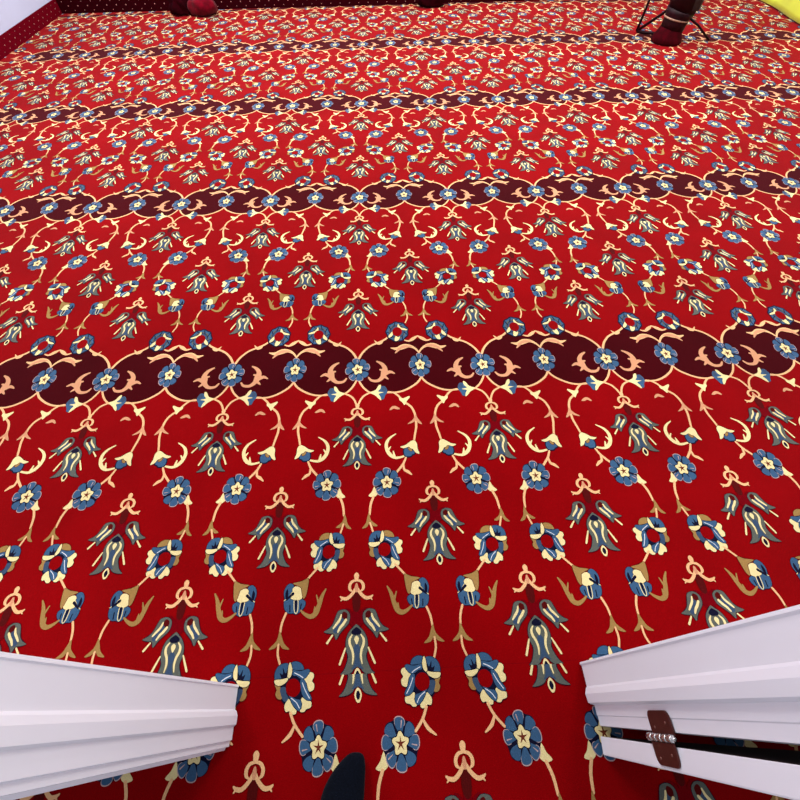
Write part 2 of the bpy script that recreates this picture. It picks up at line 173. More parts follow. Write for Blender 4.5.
["S","cream",[[0.2814,-0.5925],[0.2855,-0.6043],[0.2946,-0.6155],[0.3019,-0.6243]],[0.0036,0.0059,0.0058,0.004],"tulipE"],
["S","cream",[[0.3037,-0.6403],[0.3179,-0.6582]],[0.004,0.0056],"tulipE"],
["P","grey",[[0.2372,-0.622],[0.2503,-0.6252],[0.2623,-0.6383],[0.2686,-0.6559],[0.2683,-0.6761],[0.2635,-0.6917],[0.27,-0.7115],[0.2774,-0.7241],[0.2878,-0.7333],[0.2675,-0.7312],[0.2542,-0.7245],[0.2471,-0.7142],[0.2373,-0.7061]],"tulipE"],
["P","slate",[[0.2372,-0.6625],[0.2432,-0.6628],[0.2491,-0.6751],[0.2454,-0.6928],[0.2498,-0.7105],[0.2565,-0.7204],[0.2373,-0.708]],"tulipE"],
["P","navy",[[0.2372,-0.6233],[0.248,-0.628],[0.254,-0.6354],[0.2474,-0.6417],[0.2372,-0.64]],"tulipE"],
["P","cream",[[0.2372,-0.6454],[0.2432,-0.6456],[0.2465,-0.6515],[0.2437,-0.6596],[0.2409,-0.6643],[0.2372,-0.6641]],"tulipE"],
["S","cream",[[0.2521,-0.6419],[0.2585,-0.6513],[0.2584,-0.6635],[0.2528,-0.6761],[0.2504,-0.6911],[0.253,-0.7076]],[0.0031,0.0057,0.0065,0.006,0.0051,0.0025],"tulipE"],
["S","cream",[[0.2702,-0.6721],[0.2772,-0.6884],[0.2854,-0.7072]],[0.0034,0.0051,0.0054],"tulipE"],
["P","cream",[[0.2413,-0.7163],[0.2497,-0.7315],[0.2417,-0.7479],[0.2333,-0.7307]],"tulipE"],
["P","navy",[[0.2413,-0.7224],[0.2457,-0.7317],[0.2417,-0.742],[0.2373,-0.7313]],"tulipE"],
["P","navy",[[0.1221,-1.0241],[0.1234,-1.0386],[0.1291,-1.0513],[0.1385,-1.0609],[0.1503,-1.0663],[0.1633,-1.0669],[0.1759,-1.0627],[0.1868,-1.054],[0.1946,-1.0419],[0.1984,-1.0277],[0.1976,-1.0131],[0.1922,-0.9998],[0.1829,-0.9896],[0.1707,-0.9838],[0.1571,-0.9831],[0.144,-0.9877],[0.1329,-0.997],[0.1254,-1.0097]],"frontwreath"],
["P","cream",[[0.1358,-1.0081],[0.1273,-0.9952],[0.1135,-0.996],[0.11,-1.0043],[0.1146,-1.0137],[0.109,-1.0206],[0.1106,-1.0315],[0.121,-1.0355],[0.1288,-1.0288]],"frontwreath"],
["P","cream",[[0.1384,-1.0469],[0.1235,-1.0532],[0.1152,-1.057],[0.1164,-1.0674],[0.127,-1.0706],[0.1327,-1.076],[0.1425,-1.0741],[0.1411,-1.0593]],"frontwreath"],
["P","cream",[[0.1711,-1.0485],[0.1604,-1.0584],[0.1516,-1.0684],[0.1522,-1.0786],[0.161,-1.0797],[0.1688,-1.0733],[0.1769,-1.0743],[0.1809,-1.0635],[0.1767,-1.054]],"frontwreath"],
["P","blue",[[0.1704,-0.9736],[0.1582,-0.9696],[0.1439,-0.9743],[0.1359,-0.9859],[0.1407,-0.9921],[0.154,-0.989],[0.1667,-0.9859]],"frontwreath"],
["P","tan",[[0.2076,-1.0181],[0.1963,-1.0157],[0.1921,-1.0317],[0.1868,-1.0404],[0.1893,-1.0483],[0.1993,-1.047],[0.2047,-1.0377],[0.2023,-1.0286]],"frontwreath"],
["P","blue",[[0.1642,-0.9884],[0.1445,-0.9912],[0.126,-0.9877],[0.1211,-0.9927],[0.1304,-1.0053],[0.1413,-1.0084],[0.1542,-1.0009],[0.1633,-0.9995]],"frontwreath"],
["P","blue",[[0.1432,-1.0085],[0.1317,-1.0127],[0.1249,-1.0321],[0.1155,-1.0476],[0.118,-1.0537],[0.1298,-1.0507],[0.1386,-1.0399],[0.1429,-1.0222]],"frontwreath"],
["P","blue",[[0.1708,-1.0396],[0.1565,-1.0485],[0.1417,-1.0523],[0.1389,-1.0643],[0.1447,-1.0732],[0.155,-1.0668],[0.1643,-1.0551]],"frontwreath"],
["P","slate",[[0.1941,-1.0265],[0.1807,-1.024],[0.1775,-1.0382],[0.1712,-1.0467],[0.1789,-1.0541],[0.1875,-1.0475]],"frontwreath"],
["S","white",[[0.1592,-0.9945],[0.1456,-1.0005],[0.1378,-1.0056]],[0.0021,0.0021,0.0021],"frontwreath"],
["S","white",[[0.1388,-1.0166],[0.1311,-1.0324],[0.1201,-1.0489]],[0.002,0.002,0.002],"frontwreath"],
["S","white",[[0.165,-1.0475],[0.1522,-1.0563],[0.1441,-1.068]],[0.002,0.002,0.002],"frontwreath"],
["P","blue",[[0.2062,-1.01],[0.2094,-0.9943],[0.2027,-0.9801],[0.1894,-0.9734],[0.1744,-0.9757],[0.1749,-1.0026],[0.184,-1.0086]],"frontwreath"],
["P","navy",[[0.1897,-1.0081],[0.1967,-0.9937],[0.1889,-0.997],[0.1896,-0.9821],[0.1824,-0.9948],[0.1778,-0.9872],[0.1778,-1.0039]],"frontwreath"],
["P","cream",[[0.1718,-0.971],[0.166,-0.9847],[0.1677,-1.0001],[0.1767,-1.0071],[0.1762,-0.9927],[0.1755,-0.9803]],"frontwreath"],
["P","cream",[[0.209,-1.0086],[0.1916,-1.0071],[0.1755,-1.0049],[0.1798,-1.0138],[0.1933,-1.0203],[0.2053,-1.018]],"frontwreath"],
["P","red",[[0.143,-1.0251],[0.1438,-1.0326],[0.1473,-1.0389],[0.1529,-1.0433],[0.1597,-1.0451],[0.1668,-1.044],[0.1731,-1.0402],[0.1776,-1.0341],[0.1797,-1.0269],[0.179,-1.0194],[0.1756,-1.0129],[0.17,-1.0083],[0.163,-1.0065],[0.1558,-1.0076],[0.1495,-1.0116],[0.145,-1.0178]],"frontwreath"],
["S","vine",[[0.1654,-1.0768],[0.1539,-1.1005],[0.1344,-1.1233]],[0.0062,0.0065,0.006],"frontwreath"],
["S","vine",[[0.1539,-1.1005],[0.1641,-1.119],[0.1816,-1.1322]],[0.0046,0.0083,0.0037],"frontwreath"]
]
SHEEN = 0.06
WORLD = 0.5
SIDE = 18
EXPO = 0.0
LIGHTS = [(-1.6, 1.6, 86), (1.6, 1.6, 86), (-1.5, 3.9, 112), (1.2, 3.9, 102), (4.0, 3.0, 98)]
# ------------------------------------------------------------------ helpers
def srgb(r, g, b):
    f = lambda c: (c / 255 / 12.92) if c / 255 <= 0.04045 else ((c / 255 + 0.055) / 1.055) ** 2.4
    return (f(r), f(g), f(b), 1.0)

def new_mat(name):
    m = bpy.data.materials.new(name); m.use_nodes = True
    return m, m.node_tree.nodes, m.node_tree.links, m.node_tree.nodes['Principled BSDF']

def carpet_mat(name, rgb, sheen=0.25, var=0.16):
    m, N, L, b = new_mat(name)
    tc = N.new('ShaderNodeTexCoord')
    n1 = N.new('ShaderNodeTexNoise'); n1.inputs['Scale'].default_value = 420; n1.inputs['Detail'].default_value = 3
    n2 = N.new('ShaderNodeTexNoise'); n2.inputs['Scale'].default_value = 3.2; n2.inputs['Detail'].default_value = 3
    L.new(tc.outputs['Object'], n1.inputs['Vector']); L.new(tc.outputs['Object'], n2.inputs['Vector'])
    add = N.new('ShaderNodeMath'); add.operation = 'ADD'
    mu = N.new('ShaderNodeMath'); mu.operation = 'MULTIPLY'; mu.inputs[1].default_value = 1.7
    L.new(n2.outputs['Fac'], mu.inputs[0])
    L.new(n1.outputs['Fac'], add.inputs[0]); L.new(mu.outputs[0], add.inputs[1])
    mr = N.new('ShaderNodeMapRange')
    mr.inputs['From Min'].default_value = 0.95; mr.inputs['From Max'].default_value = 1.75
    mr.inputs['To Min'].default_value = 1 - var; mr.inputs['To Max'].default_value = 1 + var
    L.new(add.outputs[0], mr.inputs['Value'])
    hv = N.new('ShaderNodeHueSaturation'); hv.inputs['Color'].default_value = srgb(*rgb)
    L.new(mr.outputs[0], hv.inputs['Value']); L.new(hv.outputs[0], b.inputs['Base Color'])
    b.inputs['Roughness'].default_value = 0.9
    b.inputs['Specular IOR Level'].default_value = 0.02
    b.inputs['Sheen Weight'].default_value = sheen
    b.inputs['Sheen Roughness'].default_value = 0.45
    b.inputs['Sheen Tint'].default_value = (1.0, 0.55, 0.6, 1)
    bp = N.new('ShaderNodeBump'); bp.inputs['Strength'].default_value = 0.35; bp.inputs['Distance'].default_value = 0.002
    L.new(n1.outputs['Fac'], bp.inputs['Height']); L.new(bp.outputs[0], b.inputs['Normal'])
    return m

def plain_mat(name, rgb, rough=0.6, metal=0.0, noise=0.06, scale=30, bump=0.0, spec=0.4, sheen=0.0):
    m, N, L, b = new_mat(name)
    tc = N.new('ShaderNodeTexCoord')
    n1 = N.new('ShaderNodeTexNoise'); n1.inputs['Scale'].default_value = scale; n1.inputs['Detail'].default_value = 4
    L.new(tc.outputs['Object'], n1.inputs['Vector'])
    mr = N.new('ShaderNodeMapRange'); mr.inputs['From Min'].default_value = 0.3; mr.inputs['From Max'].default_value = 0.7
    mr.inputs['To Min'].default_value = 1 - noise; mr.inputs['To Max'].default_value = 1 + noise
    L.new(n1.outputs['Fac'], mr.inputs['Value'])
    hv = N.new('ShaderNodeHueSaturation'); hv.inputs['Color'].default_value = srgb(*rgb)
    L.new(mr.outputs[0], hv.inputs['Value']); L.new(hv.outputs[0], b.inputs['Base Color'])
    b.inputs['Roughness'].default_value = rough; b.inputs['Metallic'].default_value = metal
    b.inputs['Specular IOR Level'].default_value = spec; b.inputs['Sheen Weight'].default_value = sheen
    if bump:
        bp = N.new('ShaderNodeBump'); bp.inputs['Strength'].default_value = bump; bp.inputs['Distance'].default_value = 0.003
        L.new(n1.outputs['Fac'], bp.inputs['Height']); L.new(bp.outputs[0], b.inputs['Normal'])
    return m

def obj(name, bm, mat, parent=None, smooth=False):
    me = bpy.data.meshes.new(name)
    bm.normal_update(); bm.to_mesh(me); bm.free()
    for mm in (mat if isinstance(mat, (list, tuple)) else [mat]): me.materials.append(mm)
    if smooth:
        for p in me.polygons: p.use_smooth = True
    o = bpy.data.objects.new(name, me); COL.objects.link(o)
    if parent: o.parent = parent
    return o

def empty(name, loc):
    o = bpy.data.objects.new(name, None); COL.objects.link(o); o.location = loc
    o.empty_display_size = 0.1
    return o

def tag(o, label=None, cat=None, group=None, kind=None):
    if label: o['label'] = label
    if cat: o['category'] = cat
    if group: o['group'] = group
    if kind: o['kind'] = kind
    return o

def prism(bm, pts, z0, z1):
    a = [bm.verts.new((x, y, z0)) for x, y in pts]
    b = [bm.verts.new((x, y, z1)) for x, y in pts]
    n = len(pts); s = sum(pts[i][0] * pts[(i + 1) % n][1] - pts[(i + 1) % n][0] * pts[i][1] for i in range(n))
    for i in range(n):
        j = (i + 1) % n
        f = (a[i], a[j], b[j], b[i]); bm.faces.new(f if s > 0 else f[::-1])
    bm.faces.new(b if s > 0 else b[::-1]); bm.faces.new(a[::-1] if s > 0 else a)

def box(bm, x0, x1, y0, y1, z0, z1):
    prism(bm, [(x0, y0), (x1, y0), (x1, y1), (x0, y1)], z0, z1)

def tube(bm, pts, rad, seg=12, cap=True):
    """round tube through 3-D points with a radius at each"""
    pts = [Vector(p) for p in pts]
    if isinstance(rad, (int, float)): rad = [rad] * len(pts)
    rings = []; up = None
    for i, p in enumerate(pts):
        t = (pts[min(i + 1, len(pts) - 1)] - pts[max(i - 1, 0)]).normalized()
        if up is None: up = Vector((0, 0, 1)) if abs(t.z) < 0.9 else Vector((1, 0, 0))
        s = t.cross(up).normalized(); u = s.cross(t).normalized(); up = u
        rings.append([bm.verts.new(p + rad[i] * (math.cos(2 * math.pi * k / seg) * s + math.sin(2 * math.pi * k / seg) * u)) for k in range(seg)])
    for a, b in zip(rings, rings[1:]):
        for k in range(seg):
            bm.faces.new((a[k], a[(k + 1) % seg], b[(k + 1) % seg], b[k]))
    if cap:
        bm.faces.new(rings[0][::-1]); bm.faces.new(rings[-1])

# ------------------------------------------------------------------ the woven carpet
PAL = dict(cream=(212, 194, 138), vine=(212, 164, 116), peach=(190, 134, 98), tan=(142, 110, 62), blue=(50, 80, 108),
           navy=(12, 14, 34), grey=(80, 84, 76), slate=(50, 68, 90), dark=(72, 10, 10), wine=(98, 0, 8), maroon=(54, 0, 4),
           red=(121, 0, 3), white=(196, 198, 200), star=(96, 40, 26), edge=(166, 140, 136))
ORDER = list(PAL)
def spline(pts, closed, n):
    P = [np.array(p, float) for p in pts]; out = []; N = len(P)
    rngi = range(N if closed else N - 1)
    for i in rngi:
        if closed: p0, p1, p2, p3 = P[i - 1], P[i], P[(i + 1) % N], P[(i + 2) % N]
        else: p0, p1, p2, p3 = P[max(i - 1, 0)], P[i], P[i + 1], P[min(i + 2, N - 1)]
        for k in range(n):
            t = k / n
            out.append(0.5 * ((2 * p1) + (-p0 + p2) * t + (2 * p0 - 5 * p1 + 4 * p2 - p3) * t * t + (-p0 + 3 * p1 - 3 * p2 + p3) * t ** 3))
    if not closed: out.append(P[-1])
    return out

def tri_poly(pts):
    v = [Vector((float(p[0]), float(p[1]), 0)) for p in pts]
    return [[tuple(pts[i]) for i in t] for t in tessellate_polygon([v])]

def tri_stroke(pts, ws):
    q = spline([(p[0], p[1], w) for p, w in zip(pts, ws)], False, 1 if len(pts) < 3 or len(pts) > 12 else 3)
    L, R_, n = [], [], len(q)
    for i in range(n):
        t = q[min(i + 1, n - 1)][:2] - q[max(i - 1, 0)][:2]; t = t / (np.linalg.norm(t) + 1e-9)
        nn = np.array([-t[1], t[0]]) * max(q[i][2], 0.0008) / 2
        L.append(q[i][:2] + nn); R_.append(q[i][:2] - nn)
    out = []
    for i in range(n - 1):
        out += [[tuple(R_[i]), tuple(R_[i + 1]), tuple(L[i + 1])], [tuple(R_[i]), tuple(L[i + 1]), tuple(L[i])]]
    for end, sg in ((0, -1), (n - 1, 1)):          # round ends
        t = q[1][:2] - q[0][:2] if end == 0 else q[-1][:2] - q[-2][:2]
        t = t / (np.linalg.norm(t) + 1e-9) * sg * max(q[end][2], 0.0008) / 2
        nn = np.array([-t[1], t[0]]); c = q[end][:2]
        a = [c + nn * math.cos(th) + t * math.sin(th) for th in np.linspace(0, math.pi, 5)]
        out += [[tuple(c), tuple(a[i]), tuple(a[i + 1])] for i in range(4)]
    return out

def ell(c, r, n, ph=0, lobes=0, amp=0.0):
    o = []
    for i in range(n):
        a = 2 * math.pi * i / n + ph
        k = 1 + amp * math.cos(lobes * (a - ph)) if lobes else 1
        o.append((c[0] + r[0] * k * math.cos(a), c[1] + r[1] * k * math.sin(a)))
    return o

def flower(c, r, rot):
    """eight-petalled blue flower, cream five-lobed heart, brown star"""
    out = [('navy', tri_poly(ell(c, (r[0] * .99, r[1] * .99), 48, rot + math.pi / 2, 8, .055)))]
    for k in range(8):
        a = rot + math.pi / 2 + k * math.pi / 4 + 0.06 * math.sin(k * 2.3)
        def pt(rr, da): return (c[0] + r[0] * rr * math.cos(a + da), c[1] + r[1] * rr * math.sin(a + da))
        if k % 2 == 0 or k in (3,):
            out.append(('edge', tri_poly(spline([pt(.66, -.34), pt(.88, -.37), pt(1.01, -.2), pt(1.045, 0.04), pt(1.0, .25), pt(.78, .35), pt(.62, .2)], True, 3))))
        out.append(('blue', tri_poly(spline([pt(.30, -.1), pt(.62, -.33), pt(.86, -.35), pt(.97, -.18), pt(1.0, .05), pt(.96, .24), pt(.76, .33), pt(.5, .26)], True, 3))))
        if k % 3 == 0:
            out.append(('edge', tri_stroke([pt(.6, -.12), pt(.86, -.15)], [r[0] * .03, r[0] * .07])))
    out.append(('navy', tri_poly(ell(c, (r[0] * .445, r[1] * .445), 40, rot + math.pi / 2, 5, .17))))
    out.append(('cream', tri_poly(ell(c, (r[0] * .395, r[1] * .395), 40, rot + math.pi / 2, 5, .19))))
    st = []
    for k in range(10):
        a = rot + math.pi / 2 + k * math.pi / 5; q = .30 if k % 2 == 0 else .085
        st.append((c[0] + r[0] * q * math.cos(a), c[1] + r[1] * q * math.sin(a)))
    fan = [[tuple(c), st[i], st[(i + 1) % 10]] for i in range(10)]
    out.append(('star', fan))
    return out

DZ = 0.000006
groups = {}      # tag -> (tri array (n,3,3) , colour idx)
seq = 0
LINED = ('wreath', 'frontwreath', 'bluewreath', 'bud', 'bell', 'tulipA', 'tulipC', 'tulipE')   # woven with a thin dark contour
for e in TILE:
    kind = e[0]
    if kind == 'P':
        q = spline(e[2], True, 3); parts = [(e[1], tri_poly(q))]; tg = e[3]
        if tg in LINED and e[1] in ('cream', 'tan', 'blue', 'grey', 'peach') and (not tg.startswith('tulip') or e[1] == 'grey'):
            ring_ = [tuple(p) for p in q[::2]]; parts.insert(0, ('navy' if e[1] != 'tan' else 'dark', tri_stroke(ring_ + ring_[:2], [.0030] * (len(ring_) + 2))))
    elif kind == 'Q': parts = [(e[1], tri_poly(e[2]))]; tg = e[3]
    elif kind == 'S': parts = [(e[1], tri_stroke(e[2], e[3]))]; tg = e[4]
    else: parts = flower(e[1], e[2], e[3]); tg = e[4]
    for colr, tris in parts:
        seq += 1
        z = 0.0003 + seq * DZ
        arr = np.array([[(p[0], p[1], z) for p in t] for t in tris], float)
        cr = (arr[:, 1, 0] - arr[:, 0, 0]) * (arr[:, 2, 1] - arr[:, 0, 1]) - (arr[:, 2, 0] - arr[:, 0, 0]) * (arr[:, 1, 1] - arr[:, 0, 1])
        arr[cr < 0] = arr[cr < 0][:, ::-1]
        arr = arr[np.abs(cr) > 1e-10]
        g = groups.setdefault(tg, [[], []]); g[0].append(arr); g[1].append(np.full(len(arr), ORDER.index(colr)))
groups = {k: (np.concatenate(a), np.concatenate(b)) for k, (a, b) in groups.items()}

WC = ([-0.0108, 0.029, -0.01697, 0.04034, 0.05996, 0.02985, -0.10446, -0.00481, -0.03025, -0.00678], [0.00013, -0.00189, 0.00752, 0.01214, 0.02134, -0.0005, -0.00521, -0.03982, -0.00836, 0.0013])
def warp(A):
    """the carpet does not lie perfectly square: gentle drift of the weave"""
    u = A[..., 0] / CW; v = A[..., 1] / RH
    uc = np.clip(u, -5.5, 6.5) / 5; vc = np.clip(v, -1, 3.3) / 2
    B = np.stack([1 + 0 * uc, uc, vc, uc * uc, uc * vc, vc * vc, uc ** 3, uc * uc * vc, uc * vc * vc, vc ** 3], -1)
    out = A.copy()
    out[..., 0] += (B @ np.array(WC[0])) * CW; out[..., 1] += (B @ np.array(WC[1])) * RH
    out[..., 0] += .008 * np.clip((-.75 - v) / .2, 0, 1)
    return out

def clip(T, Cc, axis, lim, keep_above):
    """cut triangles by a line parallel to an axis"""
    s = 1 if keep_above else -1
    d = (T[:, :, axis] - lim) * s
    inside = (d >= 0).all(1); cross = (d > 0).any(1) & ~inside
    outT = [T[inside]]; outC = [Cc[inside]]
    ex, ec = [], []
    for t, c, dd in zip(T[cross], Cc[cross], d[cross]):
        poly = []
        for i in range(3):
            j = (i + 1) % 3
            if dd[i] >= 0: poly.append(t[i])
            if (dd[i] >= 0) != (dd[j] >= 0): poly.append(t[i] + (t[j] - t[i]) * dd[i] / (dd[i] - dd[j]))
        for k in range(1, len(poly) - 1): ex.append([poly[0], poly[k], poly[k + 1]]); ec.append(c)
    if ex: outT.append(np.array(ex)); outC.append(np.array(ec))
    return np.concatenate(outT), np.concatenate(outC)

allT, allC = [], []
for tg, lo_, hi_ in (('tulipA', 0, None), ('tulipC', 0, None), ('tulipE', .5 * CW, None), ('band', 0, .5 * CW)):
    g = groups[tg]; g = clip(g[0], g[1], 0, lo_, True)       # the mirrored half meets it on the column line
    if hi_: g = clip(g[0], g[1], 0, hi_, False)
    groups[tg] = g
ONCE = ('band1',)
def put(tags, dy, lo=None, hi=None):
    """lay one prayer row of the pattern, all columns"""
    for tg in tags:
        T, Cc = groups[tg]
        T = T.copy(); T[..., 1] += dy
        if lo is not None: T, Cc = clip(T, Cc, 1, lo, True)
        if hi is not None: T, Cc = clip(T, Cc, 1, hi, False)
        if not len(T): continue
        for k in range(-8, 12):
            A = T.copy(); A[..., 0] += k * CW; allT.append(A); allC.append(Cc)
            if tg not in ONCE:
                A = T.copy(); A[..., 0] *= -1; A[..., 0] += k * CW; allT.append(A[:, ::-1]); allC.append(Cc)
std = [t for t in groups if t not in ('frontwreath', 'droplet')]
for n in range(1, 5): put(std, n * RH)
put(std, 0, lo=Y_SEAM)
put([t for t in std if t not in ('bell', 'stemtop', 'tulipA', 'vine', 'band', 'band1', 'bluewreath')], SHIFT, hi=Y_SEAM)
put(['tulipA'], SHIFT + .027 * RH, hi=Y_SEAM)
put(std, SHIFT - RH, hi=Y_SEAM)
put(['frontwreath'], 0)
T = warp(np.concatenate(allT)); Cc = np.concatenate(allC)
ok = (T[..., 0].min(1) > X_LEFT) & (T[..., 0].max(1) < X_RIGHT) & (T[..., 1].min(1) > Y_BACK) & (T[..., 1].max(1) < Y_FAR)
T, Cc = T[ok], Cc[ok]
base = np.array([[X_LEFT, Y_BACK, 0], [X_RIGHT, Y_BACK, 0], [X_RIGHT, Y_FAR, 0], [X_LEFT, Y_FAR, 0]], float)
low = base - np.array([0, 0, 0.006])
# the cut edge between the two lengths of carpet: a thin dark line
sy = Y_SEAM
seam = np.array([[X_LEFT, sy - .0003, .0001], [X_RIGHT, sy - .0003, .0001], [X_RIGHT, sy + .0003, .0001], [X_LEFT, sy + .0003, .0001]], float)
verts = np.concatenate([base, low, seam, T.reshape(-1, 3)])
me = bpy.data.meshes.new('carpet')
quads = [(0, 1, 2, 3), (7, 6, 5, 4), (4, 5, 1, 0), (5, 6, 2, 1), (6, 7, 3, 2), (7, 4, 0, 3), (8, 9, 10, 11)]
nq, nt = len(quads), len(T)
me.vertices.add(len(verts)); me.vertices.foreach_set('co', verts.ravel())
me.loops.add(nq * 4 + nt * 3)
me.loops.foreach_set('vertex_index', np.concatenate([np.array(quads).ravel(), 12 + np.arange(nt * 3)]))
me.polygons.add(nq + nt)
me.polygons.foreach_set('loop_start', np.concatenate([np.arange(nq) * 4, nq * 4 + np.arange(nt) * 3]))
ri = ORDER.index('red')
me.polygons.foreach_set('material_index', np.concatenate([[ri] * (nq - 1) + [ORDER.index('wine')], Cc]).astype(np.int32))
for cname in ORDER: me.materials.append(carpet_mat('carpet_' + cname, PAL[cname], sheen=.13 if cname in ('blue', 'grey', 'slate', 'navy', 'cream', 'peach') else SHEEN))
me.update(calc_edges=True); me.validate()
me.shade_flat()
carpet = bpy.data.objects.new('carpet', me); COL.objects.link(carpet)
tag(carpet, 'red prayer hall carpet woven with blue flowers, grey tulips and maroon row bands', 'carpet')

# ------------------------------------------------------------------ room shell
wall_m = plain_mat('wall_paint', (176, 180, 200), rough=0.85, noise=0.02, scale=4)
def structure(name, bm, mats, **k):
    return tag(obj(name, bm, mats, **k), kind='structure')
bm = bmesh.new(); box(bm, X_LEFT - .2, X_RIGHT + .2, Y_BACK - .2, Y_FAR + .2, -.12, -.006)
structure('floor', bm, plain_mat('screed', (120, 116, 112), rough=.9))
bm = bmesh.new(); box(bm, X_LEFT - .2, X_LEFT, Y_BACK, Y_FAR + .2, -.006, 2.9); structure('wall_left', bm, wall_m)
bm = bmesh.new(); box(bm, X_LEFT, X_RIGHT + .2, Y_FAR, Y_FAR + .2, -.006, 2.9); structure('wall_far', bm, wall_m)

# skirting covered in dark red dotted carpet strip
SK = 0.115
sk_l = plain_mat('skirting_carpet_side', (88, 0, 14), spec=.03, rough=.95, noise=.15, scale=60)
sk_f = plain_mat('skirting_carpet_far_shade', (40, 0, 5), spec=.03, rough=.95, noise=.15, scale=60)  # darker copy of the side strip, with the far side's shade in its colour
dot_m = plain_mat('skirting_dot', (186, 128, 120), rough=.9)
def skirting(name, along, length, origin, m):
    bm = bmesh.new()
    t = .012
    if along == 'y': box(bm, origin[0], origin[0] + t, origin[1] - length, origin[1], 0.0, SK)
    else: box(bm, origin[0], origin[0] + length, origin[1] - t, origin[1], 0.0, SK)
    n = int(length / .095)
    for i in range(n):
        for row, z in enumerate((.024, .058, .092)):
            s = (i + .5 + .5 * (row % 2)) * .095; h = .0055 if row == 1 else .004
            if along == 'y':
                x = origin[0] + t + .0006; y = origin[1] - s
                vs = [(x, y, z - h), (x, y + h, z), (x, y, z + h), (x, y - h, z)]
            else:
                y = origin[1] - t - .0006; x = origin[0] + s
                vs = [(x, y, z - h), (x + h, y, z), (x, y, z + h), (x - h, y, z)]
            f = bm.faces.new([bm.verts.new(v) for v in vs]); f.material_index = 1
    return structure(name, bm, [m, dot_m])
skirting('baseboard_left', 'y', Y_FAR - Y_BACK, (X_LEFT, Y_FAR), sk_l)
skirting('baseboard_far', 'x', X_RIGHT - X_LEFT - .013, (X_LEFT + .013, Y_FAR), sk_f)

# ------------------------------------------------------------------ the two white moulded partitions and the hinged gate
white_m = plain_mat('white_gloss_paint', (250, 249, 255), rough=.38, noise=.012, scale=6, spec=.5)
PH = 1.0
def profile_wall(name, prof, side):
    """low partition whose end carries a stepped moulding; prof runs far -> near"""
    far, near = prof[0], prof[-1]
    bm = bmesh.new()
    xo = far[0] + side * 1.3; xn = near[0] + side * 1.3
    pts = [(xo, far[1])] + list(prof) + [(xn, near[1])]
    prism(bm, pts, 0.004, PH)
    # capping board
    return tag(obj(name, bm, white_m), kind='structure')
LP = [(-.3000, -1.0150), (-.2925, -1.0160), (-.2914, -1.0206), (-.2935, -1.0225), (-.2935, -1.0660), (-.2885, -1.0700), (-.2850, -1.0787), (-.2850, -1.0960), (-.2905, -1.1000),
      (-.2905, -1.1250), (-.2950, -1.1270), (-.2950, -1.1370), (-.3020, -1.1385), (-.3045, -1.1440)]
RP = [(.5850, -1.0070), (.5700, -1.0085), (.5690, -1.0130), (.5725, -1.0165), (.5725, -1.0600), (.5690, -1.0640), (.5645, -1.0752), (.5665, -1.0930), (.5715, -1.0960),
      (.5800, -1.0985), (.5800, -1.1180), (.5815, -1.1200), (.5815, -1.1385), (.5900, -1.1410)]
profile_wall('wall_partition_left', LP, -1)
profile_wall('wall_partition_right', RP, 1)

# gate leaf, swung back beside the right partition
gate = empty('gate', (.574, -1.158, 0))
ang = math.radians(-6)
def rot2(p): return (p[0] * math.cos(ang) - p[1] * math.sin(ang), p[0] * math.sin(ang) + p[1] * math.cos(ang))
bm = bmesh.new(); th = .034; ln = .72
prism(bm, [rot2(p) for p in [(.0, 0), (-.001, -.001), (-.001, -th + .002), (.0, -th), (ln, -th), (ln, 0)]], .012, PH)
back_m = plain_mat('gate_gap_shade', (34, 12, 14), rough=.8)  # shade of the hinge gap, painted as a dark inner face of the leaf
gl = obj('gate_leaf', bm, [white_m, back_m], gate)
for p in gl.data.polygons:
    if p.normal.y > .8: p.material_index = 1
hz0, hz1 = .281, .366
brown = plain_mat('brown_metal', (86, 40, 34), rough=.42, metal=.35, noise=.1, scale=40)
screw_m = plain_mat('screw_metal', (128, 84, 74), rough=.4, metal=.4)
silver = plain_mat('worn_steel', (205, 202, 198), rough=.25, metal=.9, noise=.15, scale=90)
